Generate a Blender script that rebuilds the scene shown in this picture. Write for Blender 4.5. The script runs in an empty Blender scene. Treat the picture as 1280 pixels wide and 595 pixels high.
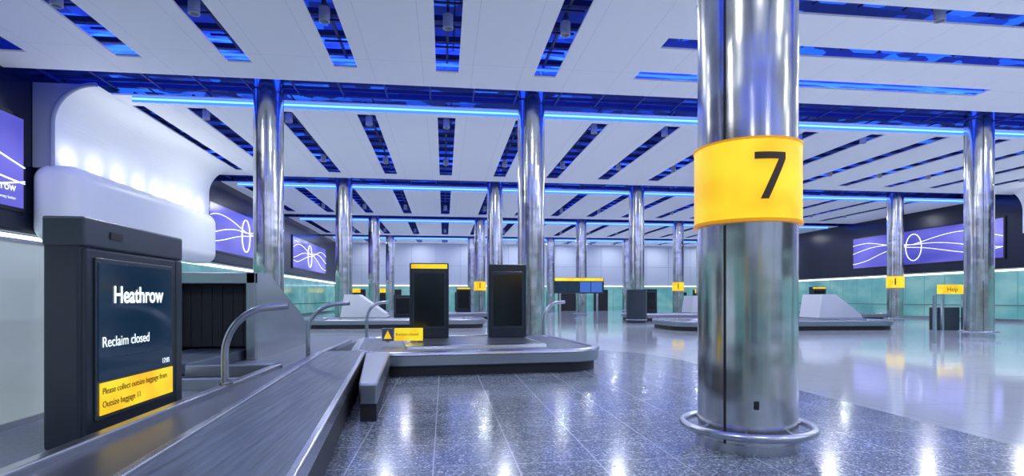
import bpy, math, random
from mathutils import Vector, Matrix
random.seed(4)
scene = bpy.context.scene
try:
    scene.view_settings.view_transform = 'Standard'
except Exception:
    pass
COL = scene.collection
pi = math.pi

# ------------------------------------------------------------------ materials
def mat(name, base=(.8,.8,.8), rough=.5, metal=0.0, emis=None, es=0.0, coat=0.0):
    m = bpy.data.materials.new(name); m.use_nodes = True
    b = m.node_tree.nodes['Principled BSDF']
    b.inputs['Base Color'].default_value = (*base, 1)
    b.inputs['Roughness'].default_value = rough
    b.inputs['Metallic'].default_value = metal
    b.inputs['Coat Weight'].default_value = coat
    if emis:
        b.inputs['Emission Color'].default_value = (*emis, 1)
        b.inputs['Emission Strength'].default_value = es
    return m

def N(m, t, **kw):
    n = m.node_tree.nodes.new(t)
    for k, v in kw.items():
        setattr(n, k, v)
    return n
def L(m, a, b): m.node_tree.links.new(a, b)
def B(m): return m.node_tree.nodes['Principled BSDF']
def pos_map(m, scale=(1,1,1), rot=(0,0,0)):
    g = N(m, 'ShaderNodeNewGeometry'); mp = N(m, 'ShaderNodeMapping')
    mp.inputs['Scale'].default_value = scale
    mp.inputs['Rotation'].default_value = rot
    L(m, g.outputs['Position'], mp.inputs['Vector'])
    return mp.outputs['Vector']
def ramp(m, fac, stops, interp='LINEAR'):
    r = N(m, 'ShaderNodeValToRGB'); r.color_ramp.interpolation = interp
    e = r.color_ramp.elements
    e[0].position, e[0].color = stops[0][0], (*stops[0][1], 1)
    e[1].position, e[1].color = stops[1][0], (*stops[1][1], 1)
    for p, c in stops[2:]:
        x = e.new(p); x.color = (*c, 1)
    L(m, fac, r.inputs['Fac'])
    return r.outputs['Color']
def noise(m, vec, scale, detail=3):
    n = N(m, 'ShaderNodeTexNoise'); n.inputs['Scale'].default_value = scale
    n.inputs['Detail'].default_value = detail
    L(m, vec, n.inputs['Vector']); return n.outputs['Fac']
def bump(m, h, strength, dist=.01):
    b = N(m, 'ShaderNodeBump'); b.inputs['Strength'].default_value = strength
    b.inputs['Distance'].default_value = dist
    L(m, h, b.inputs['Height']); L(m, b.outputs['Normal'], B(m).inputs['Normal'])

def grid_line(m, vec, sx, sy, w, offx=0.0, offy=0.0):
    """1 on the joints of a rectangular grid in the XY plane of vec."""
    s = N(m, 'ShaderNodeSeparateXYZ'); L(m, vec, s.inputs[0])
    outs = []
    for o, size, off in ((s.outputs[0], sx, offx), (s.outputs[1], sy, offy)):
        a = N(m, 'ShaderNodeMath', operation='ADD'); a.inputs[1].default_value = 1000*size+off; L(m, o, a.inputs[0])
        d = N(m, 'ShaderNodeMath', operation='DIVIDE'); d.inputs[1].default_value = size; L(m, a.outputs[0], d.inputs[0])
        f = N(m, 'ShaderNodeMath', operation='FRACT'); L(m, d.outputs[0], f.inputs[0])
        c = N(m, 'ShaderNodeMath', operation='LESS_THAN'); c.inputs[1].default_value = w/size; L(m, f.outputs[0], c.inputs[0])
        outs.append(c.outputs[0])
    mx = N(m, 'ShaderNodeMath', operation='MAXIMUM'); L(m, outs[0], mx.inputs[0]); L(m, outs[1], mx.inputs[1])
    return mx.outputs[0]
def mixc(m, fac, a, b):
    x = N(m, 'ShaderNodeMix', data_type='RGBA')
    L(m, fac, x.inputs[0])
    for i, v in ((6, a), (7, b)):
        if isinstance(v, tuple): x.inputs[i].default_value = (*v, 1)
        else: L(m, v, x.inputs[i])
    return x.outputs[2]

# ceiling
M_ceil = mat('ceiling_panel_white_glow', (.8,.81,.82), .55, emis=(.6,.66,.85), es=.11)  # faint bluish emission stands in for uplight and bounce on the panels
v = pos_map(M_ceil)
gl = grid_line(M_ceil, v, 1.5, 4.2, .014, .65, .3)
L(M_ceil, mixc(M_ceil, gl, (.8,.81,.82), (.62,.63,.67)), B(M_ceil).inputs['Base Color'])
M_white = mat('white_paint', (.82,.84,.86), .4)
M_plate = mat('alcove_end_plate', (.34,.37,.5), .4)
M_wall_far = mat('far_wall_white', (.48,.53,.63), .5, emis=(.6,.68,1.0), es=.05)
v = pos_map(M_wall_far, (1,1,1))
# roof void, blue light put into the deck as patchy emission
M_void = mat('roof_void_blue_glow', (.02,.04,.25), .5)
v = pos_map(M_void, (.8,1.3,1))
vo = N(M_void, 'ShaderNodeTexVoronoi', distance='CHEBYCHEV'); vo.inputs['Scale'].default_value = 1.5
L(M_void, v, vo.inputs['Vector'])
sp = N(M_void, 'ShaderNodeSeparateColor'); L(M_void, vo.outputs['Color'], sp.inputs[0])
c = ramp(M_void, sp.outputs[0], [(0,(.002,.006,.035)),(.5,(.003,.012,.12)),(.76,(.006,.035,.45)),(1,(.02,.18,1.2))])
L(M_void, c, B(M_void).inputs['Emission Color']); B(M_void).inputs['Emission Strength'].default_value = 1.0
M_void_gap = mat('roof_gap_blue_glow', (.02,.04,.3), .5)  # glowing deck added for a blue wash over columns and floor
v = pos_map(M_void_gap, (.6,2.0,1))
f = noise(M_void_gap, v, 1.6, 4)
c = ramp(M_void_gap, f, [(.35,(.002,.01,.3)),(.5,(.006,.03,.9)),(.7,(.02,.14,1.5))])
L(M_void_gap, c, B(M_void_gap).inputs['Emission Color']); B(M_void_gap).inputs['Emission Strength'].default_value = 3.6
M_grid = mat('service_grid_navy', (.02,.03,.12), .5)
M_led = mat('blue_led', (.1,.2,1), .4, emis=(.02,.09,1.0), es=3.4)
M_led_core = mat('blue_led_core', (.3,.5,1), .4, emis=(.16,.38,1.0), es=2.6)

# floors
M_floor = mat('polished_pale_terrazzo', (.62,.64,.68), .1)
v = pos_map(M_floor)
gl = grid_line(M_floor, v, 1.2, 1.2, .012)
f = noise(M_floor, v, 60, 2)
c = ramp(M_floor, f, [(.3,(.5,.54,.58)),(.7,(.62,.66,.7))])
L(M_floor, mixc(M_floor, gl, c, (.4,.42,.46)), B(M_floor).inputs['Base Color'])
B(M_floor).inputs['Roughness'].default_value = .08
M_gran = mat('blue_grey_granite', (.1,.12,.15), .1)
v = pos_map(M_gran)
vo = N(M_gran, 'ShaderNodeTexVoronoi'); vo.inputs['Scale'].default_value = 60
L(M_gran, v, vo.inputs['Vector'])
sp = N(M_gran, 'ShaderNodeSeparateColor'); L(M_gran, vo.outputs['Color'], sp.inputs[0])
c1 = ramp(M_gran, sp.outputs[0], [(0,(.085,.11,.14)),(.5,(.17,.205,.24)),(.85,(.29,.33,.37)),(1,(.6,.64,.68))])
f2 = noise(M_gran, v, 1.3, 3)
c2 = ramp(M_gran, f2, [(.3,(.8,.8,.84)),(.7,(1.2,1.2,1.2))])
mm = N(M_gran, 'ShaderNodeMix', data_type='RGBA', blend_type='MULTIPLY'); mm.inputs[0].default_value = 1
L(M_gran, c1, mm.inputs[6]); L(M_gran, c2, mm.inputs[7])
gl = grid_line(M_gran, v, .75, .75, .012, .1, .2)
L(M_gran, mixc(M_gran, gl, mm.outputs[2], (.5,.54,.6)), B(M_gran).inputs['Base Color'])
B(M_gran).inputs['Roughness'].default_value = .17
B(M_gran).inputs['Coat Weight'].default_value = .2
B(M_gran).inputs['Coat Roughness'].default_value = .08

# metals
M_col = mat('column_stainless', (.6,.61,.62), .2, 1)
v = pos_map(M_col, (5,5,.35))
f = noise(M_col, v, 1.2, 3)
r = N(M_col, 'ShaderNodeMapRange'); L(M_col, f, r.inputs[0]); r.inputs[3].default_value=.12; r.inputs[4].default_value=.26
L(M_col, r.outputs[0], B(M_col).inputs['Roughness'])
v3 = pos_map(M_col, (1.6,1.6,.8))
L(M_col, ramp(M_col, noise(M_col, v3, 1.6, 3), [(.35,(.46,.46,.42)),(.62,(.68,.69,.7))]), B(M_col).inputs['Base Color'])
v2 = pos_map(M_col, (1.1,1.1,2.2))
bump(M_col, noise(M_col, v2, 1.0, 1), .35, .05)
M_steel = mat('brushed_steel', (.55,.57,.6), .25, 1)
M_steel_m = mat('fascia_steel', (.38,.4,.44), .3, 1)
M_steel_d = mat('dark_steel', (.17,.19,.23), .35, .9)
M_seam = mat('seam_black', (.01,.01,.012), .5)
M_black = mat('black_gloss', (.008,.009,.012), .15)
M_mblack = mat('black_matt', (.012,.013,.016), .5)
M_slate = mat('slate_cabinet', (.018,.026,.036), .3)
M_slate2 = mat('slate_cabinet_light', (.03,.041,.055), .3)
M_navy = mat('navy_band_wall', (.005,.009,.028), .25)
M_belt = mat('conveyor_rubber', (.07,.08,.1), .35)
v = pos_map(M_belt, (26,1.0,1), (0,0,math.radians(-4)))
f = noise(M_belt, v, 1.0, 4)
c = ramp(M_belt, f, [(.3,(.04,.055,.075)),(.7,(.12,.155,.2))])
L(M_belt, c, B(M_belt).inputs['Base Color']); bump(M_belt, f, .4, .01)
M_plat = mat('grey_plinth_top', (.2,.22,.25), .4)
f = noise(M_plat, pos_map(M_plat), 20, 4)
L(M_plat, ramp(M_plat, f, [(.3,(.12,.145,.17)),(.7,(.18,.21,.24))]), B(M_plat).inputs['Base Color'])
M_glasswall = mat('back_painted_glass_glow', (.66,.75,.74), .08, emis=(.65,.78,.74), es=.2)  # emission added to brighten the panels, which are no lamp
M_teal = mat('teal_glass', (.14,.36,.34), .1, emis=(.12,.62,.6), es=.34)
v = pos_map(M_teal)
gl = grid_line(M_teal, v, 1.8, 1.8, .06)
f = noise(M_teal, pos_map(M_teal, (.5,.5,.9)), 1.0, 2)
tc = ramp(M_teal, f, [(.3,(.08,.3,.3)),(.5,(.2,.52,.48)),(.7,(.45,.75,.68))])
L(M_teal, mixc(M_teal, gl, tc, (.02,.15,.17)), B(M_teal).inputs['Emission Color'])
M_whitelamp = mat('white_light_line', (1,1,1), .4, emis=(.85,.97,1), es=1.5)
M_yellow = mat('yellow_sign', (.6,.4,.01), .4, emis=(1,.62,.005), es=.75)
f = noise(M_yellow, pos_map(M_yellow, (1,1,1)), 2.2, 1)
L(M_yellow, ramp(M_yellow, f, [(.35,(1,.52,.0)),(.65,(1,.84,.03))]), B(M_yellow).inputs['Emission Color'])
M_orange = mat('orange_rim', (.8,.35,.0), .4, emis=(1,.4,0), es=.3)
M_brown = mat('numeral_brown', (.05,.025,.008), .5)
M_screen = mat('lcd_dark', (.006,.01,.02), .12, emis=(.003,.018,.042), es=1)
M_text = mat('lcd_text_white', (.9,.95,1), .5, emis=(.85,.95,1), es=.9)
M_advert = mat('advert_screen_violet', (.03,.03,.12), .2)
f = noise(M_advert, pos_map(M_advert, (1,.16,.5)), 1.0, 1)
L(M_advert, ramp(M_advert, f, [(.3,(.05,.05,.42)),(.55,(.15,.14,.68)),(.75,(.32,.31,.86))]), B(M_advert).inputs['Emission Color'])
B(M_advert).inputs['Emission Strength'].default_value = 1.0
M_advline = mat('advert_line_white', (1,1,1), .5, emis=(.9,.92,1), es=1.2)
M_lamp = mat('downlight_can', (.5,.52,.58), .35, .2)
M_blueFids = mat('board_blue', (.02,.05,.2), .2, emis=(.05,.15,.5), es=.8)

# ------------------------------------------------------------------ mesh helpers
def empty(name, loc=(0,0,0), rot=0):
    o = bpy.data.objects.new(name, None); o.location = loc; o.rotation_euler = (0,0,rot)
    o.empty_display_size = .2
    COL.objects.link(o); return o
def link(name, me, m, parent=None, loc=(0,0,0), rot=(0,0,0), smooth=False):
    o = bpy.data.objects.new(name, me); COL.objects.link(o)
    if m is not None and len(me.materials) == 0: me.materials.append(m)
    o.location = loc; o.rotation_euler = rot
    if parent: o.parent = parent
    if smooth:
        for p in me.polygons: p.use_smooth = True
    return o
def mesh(name, vs, fs, m, parent=None, smooth=False, **k):
    me = bpy.data.meshes.new(name); me.from_pydata([tuple(v) for v in vs], [], fs); me.update()
    return link(name, me, m, parent, smooth=smooth, **k)
BF = [(0,3,2,1),(4,5,6,7),(0,1,5,4),(1,2,6,5),(2,3,7,6),(3,0,4,7)]
def boxes(name, bl, m, parent=None, bevel=0, seg=3, **k):
    vs, fs = [], []
    for (x0,y0,z0,x1,y1,z1) in bl:
        n = len(vs)
        vs += [(x0,y0,z0),(x1,y0,z0),(x1,y1,z0),(x0,y1,z0),(x0,y0,z1),(x1,y0,z1),(x1,y1,z1),(x0,y1,z1)]
        fs += [tuple(i+n for i in f) for f in BF]
    o = mesh(name, vs, fs, m, parent, **k)
    if bevel:
        b = o.modifiers.new('bevel','BEVEL'); b.width = bevel; b.segments = seg; b.limit_method='ANGLE'
    return o
def prism(name, poly, z0, z1, m, parent=None, bevel=0, **k):
    n = len(poly)
    vs = [(x,y,z0) for x,y in poly]+[(x,y,z1) for x,y in poly]
    fs = [tuple(range(n-1,-1,-1)), tuple(range(n,2*n))]+[(i,(i+1)%n,n+(i+1)%n,n+i) for i in range(n)]
    o = mesh(name, vs, fs, m, parent, **k)
    if bevel:
        b = o.modifiers.new('bevel','BEVEL'); b.width = bevel; b.segments = 3; b.limit_method='ANGLE'
    return o
def prism_y(name, poly, y0, y1, m, parent=None, **k):      # poly in xz
    n = len(poly)
    vs = [(x,y0,z) for x,z in poly]+[(x,y1,z) for x,z in poly]
    fs = [tuple(range(n)), tuple(range(2*n-1,n-1,-1))]+[(i,n+i,n+(i+1)%n,(i+1)%n) for i in range(n)]
    return mesh(name, vs, fs, m, parent, **k)
def prism_x(name, poly, x0, x1, m, parent=None, **k):      # poly in yz
    n = len(poly)
    vs = [(x0,y,z) for y,z in poly]+[(x1,y,z) for y,z in poly]
    fs = [tuple(range(n-1,-1,-1)), tuple(range(n,2*n))]+[(i,(i+1)%n,n+(i+1)%n,n+i) for i in range(n)]
    return mesh(name, vs, fs, m, parent, **k)
def lathe(name, prof, m, parent=None, seg=64, **k):         # prof list (r,z), open
    vs, fs = [], []
    for r,z in prof:
        for i in range(seg):
            a = 2*pi*i/seg; vs.append((r*math.cos(a), r*math.sin(a), z))
    for j in range(len(prof)-1):
        for i in range(seg):
            i2 = (i+1)%seg
            fs.append((j*seg+i, j*seg+i2, (j+1)*seg+i2, (j+1)*seg+i))
    o = mesh(name, vs, fs, m, parent, **k)
    for p in o.data.polygons: p.use_smooth = True
    e = o.modifiers.new('split','EDGE_SPLIT'); e.split_angle = math.radians(35)
    return o
def tube(name, pts, r, m, parent=None, cyclic=False, **k):
    cu = bpy.data.curves.new(name,'CURVE'); cu.dimensions='3D'; cu.bevel_depth=r; cu.bevel_resolution=4
    cu.use_fill_caps = True
    s = cu.splines.new('POLY'); s.points.add(len(pts)-1)
    for i,p in enumerate(pts): s.points[i].co = (*p,1)
    s.use_cyclic_u = cyclic
    tmp = bpy.data.objects.new('tmp', cu); COL.objects.link(tmp)
    bpy.context.view_layer.update()
    me = bpy.data.meshes.new_from_object(tmp)
    bpy.data.objects.remove(tmp)
    me.name = name; me.materials.clear()
    return link(name, me, m, parent, smooth=True, **k)
def text(name, s, size, m, parent, loc, rot, offset=0.0, align='LEFT'):
    cu = bpy.data.curves.new(name,'FONT'); cu.body = s; cu.size = size; cu.extrude=.001; cu.offset = offset
    cu.align_x = align
    tmp = bpy.data.objects.new('tmp', cu); COL.objects.link(tmp)
    bpy.context.view_layer.update()
    me = bpy.data.meshes.new_from_object(tmp); bpy.data.objects.remove(tmp)
    me.materials.clear(); me.name = name
    return link(name, me, m, parent, loc=loc, rot=rot)

# ------------------------------------------------------------------ layout constants
XL, XR, YB, YF = -13.0, 37.2, -20.0, 70.0
ZC = 8.4
ROWS = [-8.95, 5.445, 19.85, 34.25, 48.65, 63.05]
CX = [-5.9, 3.1, 12.1, 21.1, 30.1]
MIR = lambda x: XL+XR-x

# ------------------------------------------------------------------ shell
boxes('floor', [(XL-.4,YB,-.2,XR+.4,YF+.4,0)], M_floor)
poly = [(-12.9,YB+.1),(5.8,YB+.1),(5.8,13.0)]
for i in range(1,13):
    a = (pi/2)*i/12; poly.append((3.0+2.8*math.cos(a), 13.0+3.6*math.sin(a)))
poly += [(-12.9,16.6)]
prism('floor_granite_inlay', poly, 0.0, .004, M_gran)

# ceiling boards between slots
TH = .05
cb = []
slots = []      # (x0,x1,y0,y1)
bays = [(YB, ROWS[0]-1.5)] + [(ROWS[i]+.5, ROWS[i+1]-1.5) for i in range(5)] + [(ROWS[5]+.5, YF)]
for bi,(y0,y1) in enumerate(bays):
    xs = [(3.1+3*k, .34) for k in range(-5, 11)]
    if bi == 3: xs[0] = (-10.85, .2)
    ya, yb = (y0+1.1, y1-1.2)
    if bi == 0: ya, yb = y0+.5, y1-1.2
    if bi == 2:            # bay in front of camera: right part has crosswise slots
        xs = [(3.1+3*k, .34) for k in range(-5, 1)]
        xe = 4.9
    else:
        xe = XR
    cb.append((XL,y0,ZC,XR,ya,ZC+TH)); cb.append((XL,yb,ZC,XR,y1,ZC+TH))
    cur = XL
    for c_, h in xs:
        cb.append((cur,ya,ZC,c_-h,yb,ZC+TH)); slots.append((c_-h,c_+h,ya,yb)); cur = c_+h
    cb.append((cur,ya,ZC,xe,yb,ZC+TH))
    if bi == 2:
        cb.append((4.9,ya,ZC,5.9,yb,ZC+TH)); cb.append((17.9,ya,ZC,19.0,yb,ZC+TH))
        ys = [7.9,10.1,12.3,14.5,16.7]; cur = ya
        for yc in ys:
            cb.append((5.9,cur,ZC,17.9,yc-.3,ZC+TH)); slots.append((5.9,17.9,yc-.3,yc+.3)); cur = yc+.3
        cb.append((5.9,cur,ZC,17.9,yb,ZC+TH))
        cur = 19.0
        for k in range(6,11):
            c_ = 3.1+3*k
            cb.append((cur,ya,ZC,c_-.34,yb,ZC+TH)); slots.append((c_-.34,c_+.34,ya,yb)); cur=c_+.34
        cb.append((cur,ya,ZC,XR,yb,ZC+TH))
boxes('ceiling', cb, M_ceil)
# roof above
boxes('roof_deck', [(XL-.4,YB,9.9,XR+.4,YF+.4,10.1)], M_void)
gap = [(XL,ROWS[i]-1.6,9.7,XR,ROWS[i]+.6,9.75) for i in range(6)]
boxes('roof_deck_gap', gap, M_void_gap)
# service grid
gb = []
y = YB+.3
while y < YF:
    gb.append((XL,y,8.95,XR,y+.16,9.1)); y += 1.2
for (x0,x1,y0,y1) in slots:
    if x1-x0 < 1:
        c_ = (x0+x1)/2
        gb.append((c_-.04,y0-.2,8.75,c_+.03,y1+.2,8.82))
        gb.append((c_+.16,y0-.2,9.15,c_+.2,y1+.2,9.19))
        yy = y0+.6
        while yy < y1:
            gb.append((x0-.05,yy,8.66,x1+.05,yy+.05,8.71)); yy += 1.2
    else:
        c_ = (y0+y1)/2
        gb.append((x0-.2,c_-.03,8.75,x1+.2,c_+.03,8.82))
        xx = x0+.6
        while xx < x1:
            gb.append((xx,y0-.05,8.66,xx+.04,y1+.05,8.7)); xx += 1.2
for r in ROWS:
    for dy in (-1.2,-.7,.2):
        gb.append((XL,r+dy,8.75,XR,r+dy+.06,8.86))
    x = XL+.5
    while x < XR:
        gb.append((x,r-1.5,8.6,x+.05,r+.5,8.66)); x += 1.5
boxes('ceiling_service_grid', gb, M_grid)

# blue led fascias on the near edge of each bay
for i,r in enumerate(ROWS):
    p = empty('blue_led_fascia')
    xa = XL+(2.5 if i==2 else .9)
    boxes('glow_strip', [(xa, r+.55, ZC-.21, XR-1, r+.6, ZC-.002)], M_led, p)
    boxes('glow_core', [(xa, r+.53, ZC-.13, XR-1, r+.548, ZC-.07)], M_led_core, p)
    boxes('blue_roof_tube', [(XL+1, r-1.0, 9.3, XR-1, r-.94, 9.36)], M_led)

# walls
for side, fx in (('left', lambda x: x), ('right', MIR)):
    def bx(name, x0,y0,z0,x1,y1,z1,m,parent=None,**k):
        a,b = sorted((fx(x0),fx(x1)))
        return boxes(name, [(a,y0,z0,b,y1,z1)], m, parent, **k)
    w = empty('wall_'+side)
    bx('navy_band', XL-.35,YB,3.55,XL,YF,9.9, M_navy, w, bevel=.12)
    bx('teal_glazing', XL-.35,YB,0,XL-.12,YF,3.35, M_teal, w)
    bx('light_line', XL-.3,YB,3.37,XL-.06,YF,3.5, M_whitelamp, w)
    bx('kick_rail', XL-.12,YB,0,XL-.04,YF,.18, M_steel, w)
    bx('hand_rail', XL-.12,YB,1.05,XL-.06,YF,1.12, M_steel, w)
    # white alcove with cove
    p = empty('white_alcove')
    arc = [(-11.1,ZC)]+[(-11.1-1.3*math.sin(a), 7.1+1.3*math.cos(a)) for a in [pi/2*i/14 for i in range(1,15)]]
    arc += [(-12.4,5.7),(-12.98,5.7),(-12.98,ZC)]
    pts = [(fx(x),z) for x,z in arc]
    prism_y('cove_shell', pts, 19.55, 31.5, M_white, p)
    prism_y('end_plate', pts, 19.5, 19.55, M_plate, p)
    o = bx('rounded_ledge', -12.98,19.2,3.3,-11.5,30.4,5.8, M_white, p, bevel=.5, seg=8)
    for q in o.data.polygons: q.use_smooth = True
    tube('edge_trim', [(fx(x),19.5,z) for x,z in arc[:-2]], .07, M_plate, p)
    for k in range(8 if side=='left' else 4):
        ld = bpy.data.lights.new('cove_uplight','AREA'); ld.shape='DISK'; ld.size=.25
        ld.energy = 10 if side=='left' else 16
        ld.color = (.96,1,.98)
        lo = bpy.data.objects.new('uplight', ld); COL.objects.link(lo); lo.parent = p
        lo.location = (fx(-12.05), 20.2+k*(1.45 if side=='left' else 3), 5.84); lo.rotation_euler = (pi,0,0)
def end_wall(name, yw, d, seed):
    w = empty(name)
    def yy(a, b):
        s = sorted((yw+a*d, yw+b*d)); return s
    def b_(n, l, m):
        boxes(n, [(x0, *[yy(a,b)[0]], z0, x1, yy(a,b)[1], z1) for (x0,a,z0,x1,b,z1) in l], m, w)
    b_('upper_white', [(XL,0,3.1,XR,.3,9.9)], M_wall_far)
    b_('upper_joints', [(XL+3*i,-.01,3.1,XL+3*i+.05,0,8.4) for i in range(1,17)]+[(XL,-.01,5.6,XR,0,5.65)], M_plate)
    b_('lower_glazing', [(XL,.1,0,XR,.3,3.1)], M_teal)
    fb, yl = [], []
    rnd = random.Random(seed); x = XL+1
    while x < XR-3:
        wd = rnd.uniform(1.2,4)
        fb.append((x,-.1,0,x+wd,.1,rnd.choice([2.4,2.7,3.0])))
        if rnd.random() < .55: yl.append((x+.2,-.2,2.3,x+min(wd,2)-.1,-.11,2.8))
        x += wd+rnd.uniform(.8,3)
    b_('dark_openings', fb, M_mblack); b_('wayfinding_panels', yl, M_yellow)
    b_('fascia_light_line', [(XL,-.12,3.1,XR,0,3.2)], M_whitelamp)
end_wall('wall_far', YF, 1, 9)
end_wall('wall_back', YB, -1, 5)  # unseen wall; teal, dark openings and yellow panels added for column reflections

# ------------------------------------------------------------------ adverts
def advert(fx, y0, y1, z0, z1, facing, kind):
    p = empty('advert_screen')
    xw = fx(XL); d = 1 if facing > 0 else -1
    a,b = sorted((xw-.0*d, xw+.08*d))
    boxes('frame', [(a,y0-.12,z0-.12,b,y1+.12,z1+.12)], M_black, p)
    a,b = sorted((xw+.08*d, xw+.1*d))
    boxes('display', [(a,y0,z0,b,y1,z1)], M_advert, p)
    X = xw+.13*d; zc=(z0+z1)/2; Ly = y1-y0
    c_ = y0+Ly*kind
    for k,(amp,ph) in enumerate(((.8,0),(.65,1.1),(1.0,2.4))):
        pts = []
        for i in range(61):
            t = i/60; yy = y0+Ly*t
            env = min(1, abs(yy-c_)/ (Ly*.35))
            zz = zc + amp*math.sin((yy-c_)/Ly*4.4+ph)*(.35+.65*env)
            pts.append((X,yy,max(z0+.05,min(z1-.05,zz))))
        tube('route_line', pts, .022, M_advline, p)
    rg = [(X,c_+.75*math.cos(2*pi*i/32), zc+1.05*math.sin(2*pi*i/32)) for i in range(32)]
    tube('ring_line', rg, .03, M_advline, p, cyclic=True)
    return p
idf = lambda x: x
p1 = advert(idf, 5.0, 19.0, 4.3, 7.05, 1, .25)
text('brand_text','Heathrow',.36,M_text,p1,(XL+.17,17.1,4.75),(pi/2,0,pi/2),.004)
text('caption_text','Making every journey better',.13,M_text,p1,(XL+.17,17.1,4.5),(pi/2,0,pi/2))
advert(idf, 32.9, 47.0, 4.3, 6.95, 1, .4)
advert(idf, 50.2, 63.5, 4.3, 6.95, 1, .45)
advert(MIR, 33.2, 47.0, 4.3, 6.95, -1, .52)
advert(MIR, 5.0, 19.0, 4.3, 7.05, -1, .4)

# ------------------------------------------------------------------ columns
R = .48
def band(p, r, z0, z1, cx, cy, glyph='7', glyph_off=.22):
    lathe('sign_band', [(r,z0),(r+.035,z0),(r+.035,z1),(r,z1)], M_yellow, p)
    lathe('sign_rim_low', [(r,z0-.03),(r+.045,z0-.03),(r+.045,z0),(r,z0)], M_orange, p)
    lathe('sign_rim_top', [(r,z1),(r+.045,z1),(r+.045,z1+.02),(r,z1+.02)], M_orange, p)
    rr = r+.042; ph = math.atan2(-cy,-cx)
    H = (z1-z0)*.59; W = H*.68; zb = z0+(z1-z0)*.235; s0 = glyph_off-W/2
    def P(s,z): 
        a = ph+(s0+s)/rr; return (rr*math.cos(a), rr*math.sin(a), zb+z)
    vs, fs = [], []
    def quad(a,b,c_,d,n=8):
        for j in range(n+1):
            for i in range(n+1):
                u=i/n; w_=j/n
                s=(a[0]*(1-u)+b[0]*u)*(1-w_)+(d[0]*(1-u)+c_[0]*u)*w_
                z=(a[1]*(1-u)+b[1]*u)*(1-w_)+(d[1]*(1-u)+c_[1]*u)*w_
                vs.append(P(s,z))
        base = len(vs)-(n+1)**2
        for j in range(n):
            for i in range(n):
                k=base+j*(n+1)+i; fs.append((k,k+1,k+n+2,k+n+1))
    if glyph=='7':
        quad((0,H*.85),(W,H*.85),(W,H),(0,H))
        quad((W*.18,0),(W*.43,0),(W,H*.85),(W*.75,H*.85))
    else:
        quad((W*.4,0),(W*.65,0),(W*.65,H),(W*.4,H))
    mesh('numeral', vs, fs, M_brown, p)
def column(cx, cy, front=False, sign=False, dark=False):
    p = empty('steel_column', (cx,cy,0))
    ztop = 9.7
    lathe('cladding', [(R,0),(R,ztop)], M_col, p, seg=72)
    lathe('base_flange', [(R,.0),(R+.02,.0),(R+.02,.1),(R,.1)], M_steel, p)
    seg = 64
    tube('bumper_ring', [((R+.15)*math.cos(2*pi*i/seg),(R+.15)*math.sin(2*pi*i/seg),.21) for i in range(seg)], .04, M_steel, p, cyclic=True)
    for k in range(6 if front else 0):
        a = 2*pi*k/6
        tube('ring_bracket', [((R-.01)*math.cos(a),(R-.01)*math.sin(a),.19),((R+.15)*math.cos(a),(R+.15)*math.sin(a),.21)], .02, M_steel, p)
    ph = math.atan2(-cy,-cx) if front else 0.4
    sw = .012
    for a in ((ph-.42, ph-.42+pi*2/3, ph-.42-pi*2/3) if cy<40 else ()):
        c_,s_ = math.cos(a),math.sin(a)
        for (za,zb) in ((.1,2.22),(3.06,ztop)):
            vs=[]
            for dz in (za,zb):
                for dr,dt in ((R-.01,-sw),(R+.004,-sw),(R+.004,sw),(R-.01,sw)):
                    vs.append((dr*c_-dt*s_, dr*s_+dt*c_, dz))
            mesh('panel_seam', vs, [(0,1,5,4),(1,2,6,5),(2,3,7,6),(3,0,4,7)], M_seam, p)
    if front:
        a = ph+.18
        rr=R+.004
        mesh('power_icon', [(rr*math.cos(a+da),rr*math.sin(a+da),z) for da,z in ((-.05,.45),(.05,.45),(.05,.53),(-.05,.53))], [(0,1,2,3)], M_seam, p)
    if sign: band(p, R, 2.27, 3.02, cx, cy, sign, .22 if front else 0)
    if dark: lathe('dark_wrap', [(R,0),(R+.16,0),(R+.16,2.1),(R,2.1)], M_slate2, p)
for j,cy in enumerate(ROWS):
    for k,cx in enumerate(CX):
        if j == 0 and k > 2: continue
        s = False
        if (j,k)==(1,1): s='7'
        if (j,k) in ((3,4),(4,3),(4,1),(0,1),(0,0)): s='1'
        column(cx, cy, front=(j,k)==(1,1), sign=s, dark=(j,k)==(3,2))

# ------------------------------------------------------------------ downlights
def downlight(x,y,power):
    p = empty('downlight', (x,y,0))
    lathe('can', [(.001,8.62),(.13,8.62),(.13,8.28),(.11,8.28),(.1,8.36),(.001,8.36)], M_lamp, p, seg=20)
    boxes('bracket', [(-.03,-.2,8.62,.03,.2,8.7)], M_grid, p)
    if power:
        ld = bpy.data.lights.new('downlight_lamp','AREA'); ld.shape='DISK'; ld.size=.2; ld.energy=power
        ld.color=(.92,.96,1)
        ld.specular_factor=.25
        o = bpy.data.objects.new('lamp', ld); COL.objects.link(o); o.parent=p; o.location=(0,0,8.27)
PW = 200
for bi,(y0,y1) in enumerate(bays):
    ym = y0+ (y1-y0)*.66
    for k in range(-4, 11):
        x = 3.1+3*k
        if bi==2 and 4.9 < x < 19: 
            continue
        pw = (PW if bi<4 else PW*.62) if k%2==0 else 0
        downlight(x, ym, pw)
        if bi in (2,3) and k<6: downlight(x, y0+2.0, 0)
    if bi==2:
        for x in (8,12,16): downlight(x, 12.3, PW)

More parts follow.
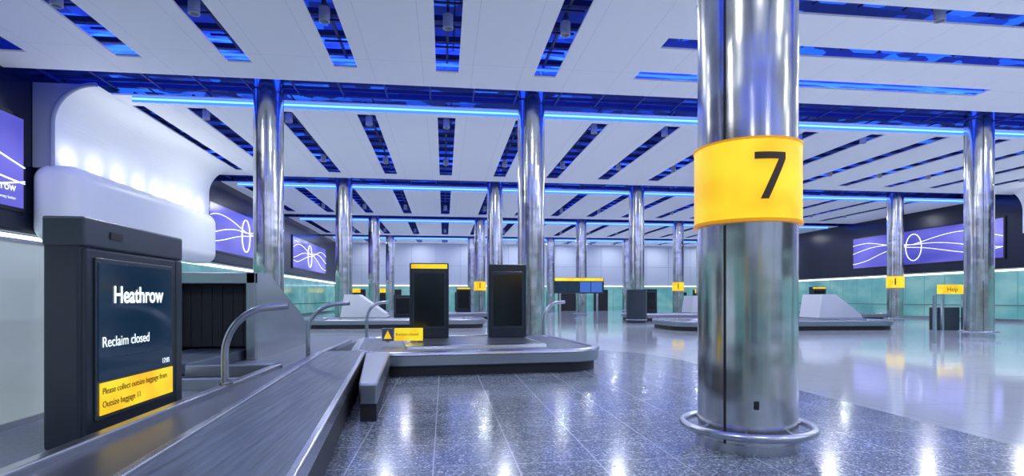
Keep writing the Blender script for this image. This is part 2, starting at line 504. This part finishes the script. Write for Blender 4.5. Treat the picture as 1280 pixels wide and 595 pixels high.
# ------------------------------------------------------------------ carousels
def rrect(hx,hy,r,n=10):
    pts=[]
    for cx,cy,a0 in ((hx-r,hy-r,0),(-hx+r,hy-r,pi/2),(-hx+r,-hy+r,pi),(hx-r,-hy+r,3*pi/2)):
        for i in range(n+1):
            a=a0+pi/2*i/n; pts.append((cx+r*math.cos(a),cy+r*math.sin(a)))
    return pts
def ring(name,hx,hy,r,prof,m,p):
    vs,fs=[],[]
    n=44
    for d,z in prof:
        for x,y in rrect(hx-d,hy-d,max(r-d,.06)): vs.append((x,y,z))
    for j in range(len(prof)-1):
        for i in range(n):
            fs.append((j*n+i,j*n+(i+1)%n,(j+1)*n+(i+1)%n,(j+1)*n+i))
    o=mesh(name,vs,fs,m,p); 
    for q in o.data.polygons: q.use_smooth=True
    e=o.modifiers.new('s','EDGE_SPLIT'); e.split_angle=math.radians(30)
    return o
def carousel(cx,cy,hx,hy,rot=0,r=1.3):
    p=empty('baggage_carousel',(cx,cy,0),rot)
    ring('fascia',hx,hy,r,[(.02,.2),(0,.22),(0,.4)],M_steel_m,p)
    ring('bumper_lip',hx,hy,r,[(0,.4),(-.02,.42),(-.01,.46),(.03,.475),(.15,.475),(.16,.44)],M_steel,p)
    ring('plinth',hx,hy,r,[(.1,.0),(.1,.2)],M_mblack,p)
    ring('fascia_underside',hx,hy,r,[(.02,.2),(.15,.2)],M_mblack,p)
    ring('belt',hx,hy,r,[(.16,.44),(1.08,.44)],M_belt,p)
    ring('inner_kerb',hx,hy,r,[(1.08,.44),(1.09,.5),(1.2,.52),(1.24,.52)],M_steel,p)
    prism('island_top',rrect(hx-1.23,hy-1.23,max(r-1.2,.06)),.3,.515,M_steel_d,p)
    return p
carousel(.6,13.6,2.65,2.55,math.radians(6),1.0)
carousel(-2.5,31.0,4.7,2.0)
carousel(16.6,27.0,5.8,2.2)
carousel(18,38.5,5.2,2.0)
carousel(2.0,43.5,5.2,2.0)
carousel(29,38.5,3.6,2.0)

# near run towards the camera
Yn, Yf = .6, 11.35
lx = lambda y: -1.60-.062*y
rx = lambda y: -.60-.085*y
nb = empty('baggage_conveyor')
seg=16
vs,fs=[],[]
for i in range(seg+1):
    y=Yn+(Yf-Yn)*i/seg
    vs += [(lx(y),y,.482),(rx(y),y,.482)]
for i in range(seg): fs.append((2*i,2*i+1,2*i+3,2*i+2))
mesh('belt',vs,fs,M_belt,nb)
prism('body',[(lx(Yn),Yn),(rx(Yn)-.02,Yn),(rx(10.6)-.02,10.6),(lx(10.6),10.6)],.12,.47,M_steel_d,nb)
prism('plinth',[(lx(Yn),Yn),(rx(Yn)-.1,Yn),(rx(10.6)-.1,10.6),(lx(10.6),10.6)],0,.12,M_mblack,nb)
prism('side_lip',[(rx(Yn)-.02,Yn),(rx(Yn)+.05,Yn),(rx(10.8)+.05,10.8),(rx(10.8)-.02,10.8)],.36,.505,M_steel,nb,bevel=.015)
prism('side_skirt',[(rx(Yn)-.02,Yn),(rx(Yn)+.03,Yn),(rx(10.8)+.03,10.8),(rx(10.8)-.02,10.8)],.06,.36,M_mblack,nb)
# deck on the hall side
prism('steel_deck',[(rx(6.9)+.16,6.95),(-.80,6.95),(-1.02,10.95),(rx(10.95)+.05,10.95)],.22,.485,M_steel_m,nb,bevel=.03)
prism('deck_skirt',[(rx(7.0)+.18,7.0),(-.82,7.0),(-1.04,10.95),(rx(10.95)+.05,10.95)],.0,.22,M_mblack,nb)
# ledge to plinth side
prism('side_ledge',[(-2.5,Yn),(lx(Yn),Yn),(lx(11.2),11.2),(-2.5,11.2)],.05,.44,M_steel_d,nb)
prism('inner_lip',[(lx(Yn)-.05,Yn),(lx(Yn)+.02,Yn),(lx(11)+.02,11),(lx(11)-.05,11)],.4,.51,M_steel,nb,bevel=.01)

pl = empty('conveyor_plinth')
boxes('top_slab',[(-7.5,.6,0,-2.5,19,.3)],M_plat,pl)
boxes('kerb',[(-2.62,.6,.28,-2.5,9.1,.5),(-3.9,9.0,.28,-2.5,9.12,.5),(-2.62,9.1,.28,-2.5,15.8,.4)],M_steel_m,pl,bevel=.02)
boxes('trough_floor',[(-3.9,7.9,.3,-2.63,9.0,.33)],M_mblack,pl)
boxes('trough_side',[(-3.9,7.8,.28,-2.63,7.88,.46)],M_steel,pl,bevel=.02)

gw = empty('glass_screen_wall')
boxes('panels',[(-4.1,.7+i*1.62,.36,-4.0,.7+i*1.62+1.6,2.04) for i in range(5)],M_glasswall,gw,bevel=.008)
boxes('base_channel',[(-4.12,.7,.3,-3.98,8.8,.36)],M_steel,gw)
boxes('top_rail',[(-4.12,.7,2.04,-3.98,8.8,2.07)],M_steel,gw)

# outfeed housing
oh = empty('baggage_outfeed_housing')
boxes('frame',[(-3.85,11.5,.3,-3.67,11.62,2.03),(-5.4,11.5,1.8,-3.67,11.62,2.03),(-5.4,11.5,.3,-5.25,11.62,2.03)],M_steel,oh,bevel=.02)
sp_ = [(11.62,.3),(15.9,.3),(15.9,.72),(14.9,1.2),(12.3,2.03),(11.62,2.03)]
prism_x('side_panel',sp_,-3.75,-3.67,M_steel,oh)
prism_x('side_panel_back',sp_,-5.4,-5.32,M_steel,oh)
vs=[]; pr=[(11.62,2.03),(12.3,2.03),(14.9,1.2),(15.9,.72),(15.9,.3)]
for x in (-5.4,-3.67): vs += [(x,y,z) for y,z in pr]
mesh('cover',vs,[(i,i+1,i+6,i+5) for i in range(4)],M_steel,oh)
boxes('dark_interior',[(-5.3,12.6,.3,-3.76,12.65,1.9)],M_mblack,oh)
boxes('rubber_flaps',[(-5.22+i*.2,11.9,.55,-5.03+i*.2,11.91,1.8) for i in range(7)],M_mblack,oh)
boxes('feed_belt',[(-5.1,9.3,.3,-3.95,12.5,.5)],M_belt,oh,bevel=.03)

# ------------------------------------------------------------------ grab rails
def rail(x,y,z0,ztop=1.42,reach=.72,r=.042):
    p=empty('grab_rail',(x,y,0))
    pts=[(0,0,z0),(0,0,.85)]
    for i in range(1,15):
        a=(pi*.46)*i/14
        pts.append((reach*.72*(1-math.cos(a)),0,.85+(ztop-.87)*math.sin(a)))
    pts.append((reach,0,ztop))
    tube('bent_pipe',pts,r,M_steel,p)
    lathe('foot_plate',[(.001,z0+.02),(.09,z0+.02),(.09,z0)],M_steel,p,seg=24)
rail(-2.56,6.95,.5); rail(-2.72,11.7,.3,reach=.82); rail(-2.3,17.2,.3,1.42,.62,.05); rail(3.05,17.0,.004,1.42,.66,.055)

# ------------------------------------------------------------------ info cabinets
def cabinet(name,loc,rot,W,H,D,yellow=True):
    p=empty(name,loc,rot)
    boxes('body',[(-W/2,-D/2,0,W/2,D/2,H)],M_slate,p,bevel=.02)
    boxes('bezel',[(-W*.42,-D/2-.02,H*.12,W*.42,-D/2,H*.9)],M_slate2,p,bevel=.01)
    boxes('display',[(-W*.38,-D/2-.025,H*.16,W*.38,-D/2-.019,H*.86)],M_black,p)
    if yellow: boxes('lit_header',[(-W*.46,-D/2-.02,H*.925,W*.46,-D/2-.005,H*.985)],M_yellow,p)
    return p
cabinet('information_cabinet',(-.37,14.5,.515),0,.98,1.9,.4,True)
cabinet('information_cabinet',(1.62,14.5,.515),0,.98,1.88,.4,False)
cabinet('information_cabinet',(1.5,43.4,.515),0,1.1,1.9,.4,True)
cabinet('information_cabinet',(-2.2,31,.515),0,1.0,1.2,.4,False)
cabinet('information_cabinet',(27.5,38.5,.515),0,1.1,1.9,.4,True)
cabinet('information_cabinet',(14.5,38.5,.515),0,1.1,1.7,.4,False)

# main cabinet (faces +x)
W,H,D = 1.67,1.86,.31
c = empty('reclaim_display_cabinet',(-2.985,5.655,.3),pi/2)
boxes('body',[(-W/2,-D/2+.03,0,W/2,D/2,H-.03)],M_slate,c,bevel=.03)
boxes('top_cap',[(-W/2-.01,-D/2,H-.24,W/2+.01,D/2,H)],M_slate2,c,bevel=.02)
boxes('front_door',[(-W/2+.02,-D/2,.02,W/2-.16,-D/2+.05,H-.25)],M_slate,c,bevel=.015)
boxes('side_pilaster',[(W/2-.14,-D/2,.02,W/2,-D/2+.06,H-.25)],M_slate2,c,bevel=.015)
boxes('door_gap',[(W/2-.165,-D/2+.01,.02,W/2-.135,-D/2+.03,H-.25)],M_seam,c)
boxes('bezel',[(-.72,-D/2-.018,.2,.58,-D/2,1.54)],M_slate2,c,bevel=.012)
boxes('display',[(-.695,-D/2-.024,.525,.545,-D/2-.016,1.5)],M_screen,c)
boxes('message_strip',[(-.68,-D/2-.03,.24,.55,-D/2-.02,.505)],M_yellow,c)
boxes('latch',[(-.5,-D/2-.01,H-.15,-.32,-D/2,H-.09)],M_seam,c)
fy = -D/2-.03; R90=(pi/2,0,0)
text('brand_text','Heathrow',.205,M_text,c,(-.5,fy,1.17),R90,.004)
text('status_text','Reclaim closed',.125,M_text,c,(-.66,fy,.80),R90,.0)
text('clock_text','17:05',.07,M_text,c,(.33,fy,.56),R90,.0)
boxes('divider',[(-.66,-D/2-.027,.7,.52,-D/2-.022,.706)],M_slate2,c)
text('message_text','Please collect outsize baggage from',.076,M_brown,c,(-.66,-D/2-.033,.41),R90,.0)
text('message_text_b','Outsize baggage 11',.076,M_brown,c,(-.66,-D/2-.033,.30),R90,.0)

# reclaim warning sign on carousel
s = empty('reclaim_closed_sign',(-.9,13.0,.52))
boxes('panel',[(-.22,-.02,.03,.42,.02,.32)],M_yellow,s,bevel=.01)
boxes('icon_panel',[(-.5,-.02,.03,-.24,.02,.32)],M_steel_d,s,bevel=.01)
mesh('warning_triangle',[(-.46,-.025,.08),(-.28,-.025,.08),(-.37,-.025,.27)],[(0,1,2)],M_yellow,s)
boxes('feet',[(-.4,-.08,0,-.34,.08,.03),(.25,-.08,0,.31,.08,.03)],M_steel,s)
text('sign_text','Reclaim closed',.085,M_brown,s,(-.19,-.022,.15),R90)

# white outfeed wedges
def wedge(x,y):
    p=empty('baggage_chute',(x,y,0))
    prism_y('chute_side',[(-1.2,.52),(1.2,.52),(1.1,.75),(-.3,1.75),(-1.0,1.75)],-.8,.8,M_white,p)
    prism_y('chute_trim',[(-1.25,.5),(1.25,.5),(1.25,.56),(-1.25,.56)],-.85,.85,M_steel,p)
wedge(-4.2,31); wedge(20,27.0); wedge(18.5,38.5); wedge(4.5,43.5)

# standing flight board
p=empty('flight_information_board',(8.1,33.2,0))
boxes('case',[(-1.55,-.12,1.85,1.55,.12,2.8)],M_slate,p,bevel=.02)
boxes('header',[(-1.5,-.14,2.6,1.5,-.12,2.78)],M_yellow,p)
boxes('displays',[(-1.45,-.135,1.92,-.75,-.12,2.55),(-.7,-.135,1.92,0,-.12,2.55)],M_screen,p)
boxes('lit_display',[(.06,-.135,1.92,.7,-.12,2.55),(.75,-.135,1.92,1.42,-.12,2.55)],M_blueFids,p)
boxes('legs',[(-1.2,-.05,0,-1.1,.05,1.85),(1.1,-.05,0,1.2,.05,1.85)],M_steel,p)
p=empty('help_point_post',(16.9,17.2,0))
boxes('post',[(-.35,-.05,0,-.27,.05,1.65)],M_steel,p,bevel=.01)
p=empty('customs_desk_sign',(24.3,24.2,0))
boxes('posts',[(-.6,-.05,0,-.5,.05,2.0),(.5,-.05,0,.6,.05,2.0)],M_steel,p)
boxes('sign',[(-.75,-.1,1.75,.75,.1,2.2)],M_yellow,p,bevel=.02)
text('sign_text','Help',.3,M_brown,p,(-.4,-.11,1.87),R90)
boxes('counter',[(-.6,.2,0,.6,.7,1.1)],M_slate2,p,bevel=.03)

# ------------------------------------------------------------------ world, camera
w = bpy.data.worlds.new('world'); scene.world = w; w.use_nodes=True
w.node_tree.nodes['Background'].inputs[0].default_value=(.3,.35,.6,1)
w.node_tree.nodes['Background'].inputs[1].default_value=.3
cd=bpy.data.cameras.new('camera'); cam=bpy.data.objects.new('camera',cd); COL.objects.link(cam)
cd.sensor_width=36; cd.lens=700/1280*36; cd.shift_y=(374-297.5)/1280
cd.clip_end=300
cam.location=(0,0,1.5); cam.rotation_euler=(pi/2,0,-math.atan(85/700))
scene.camera=cam
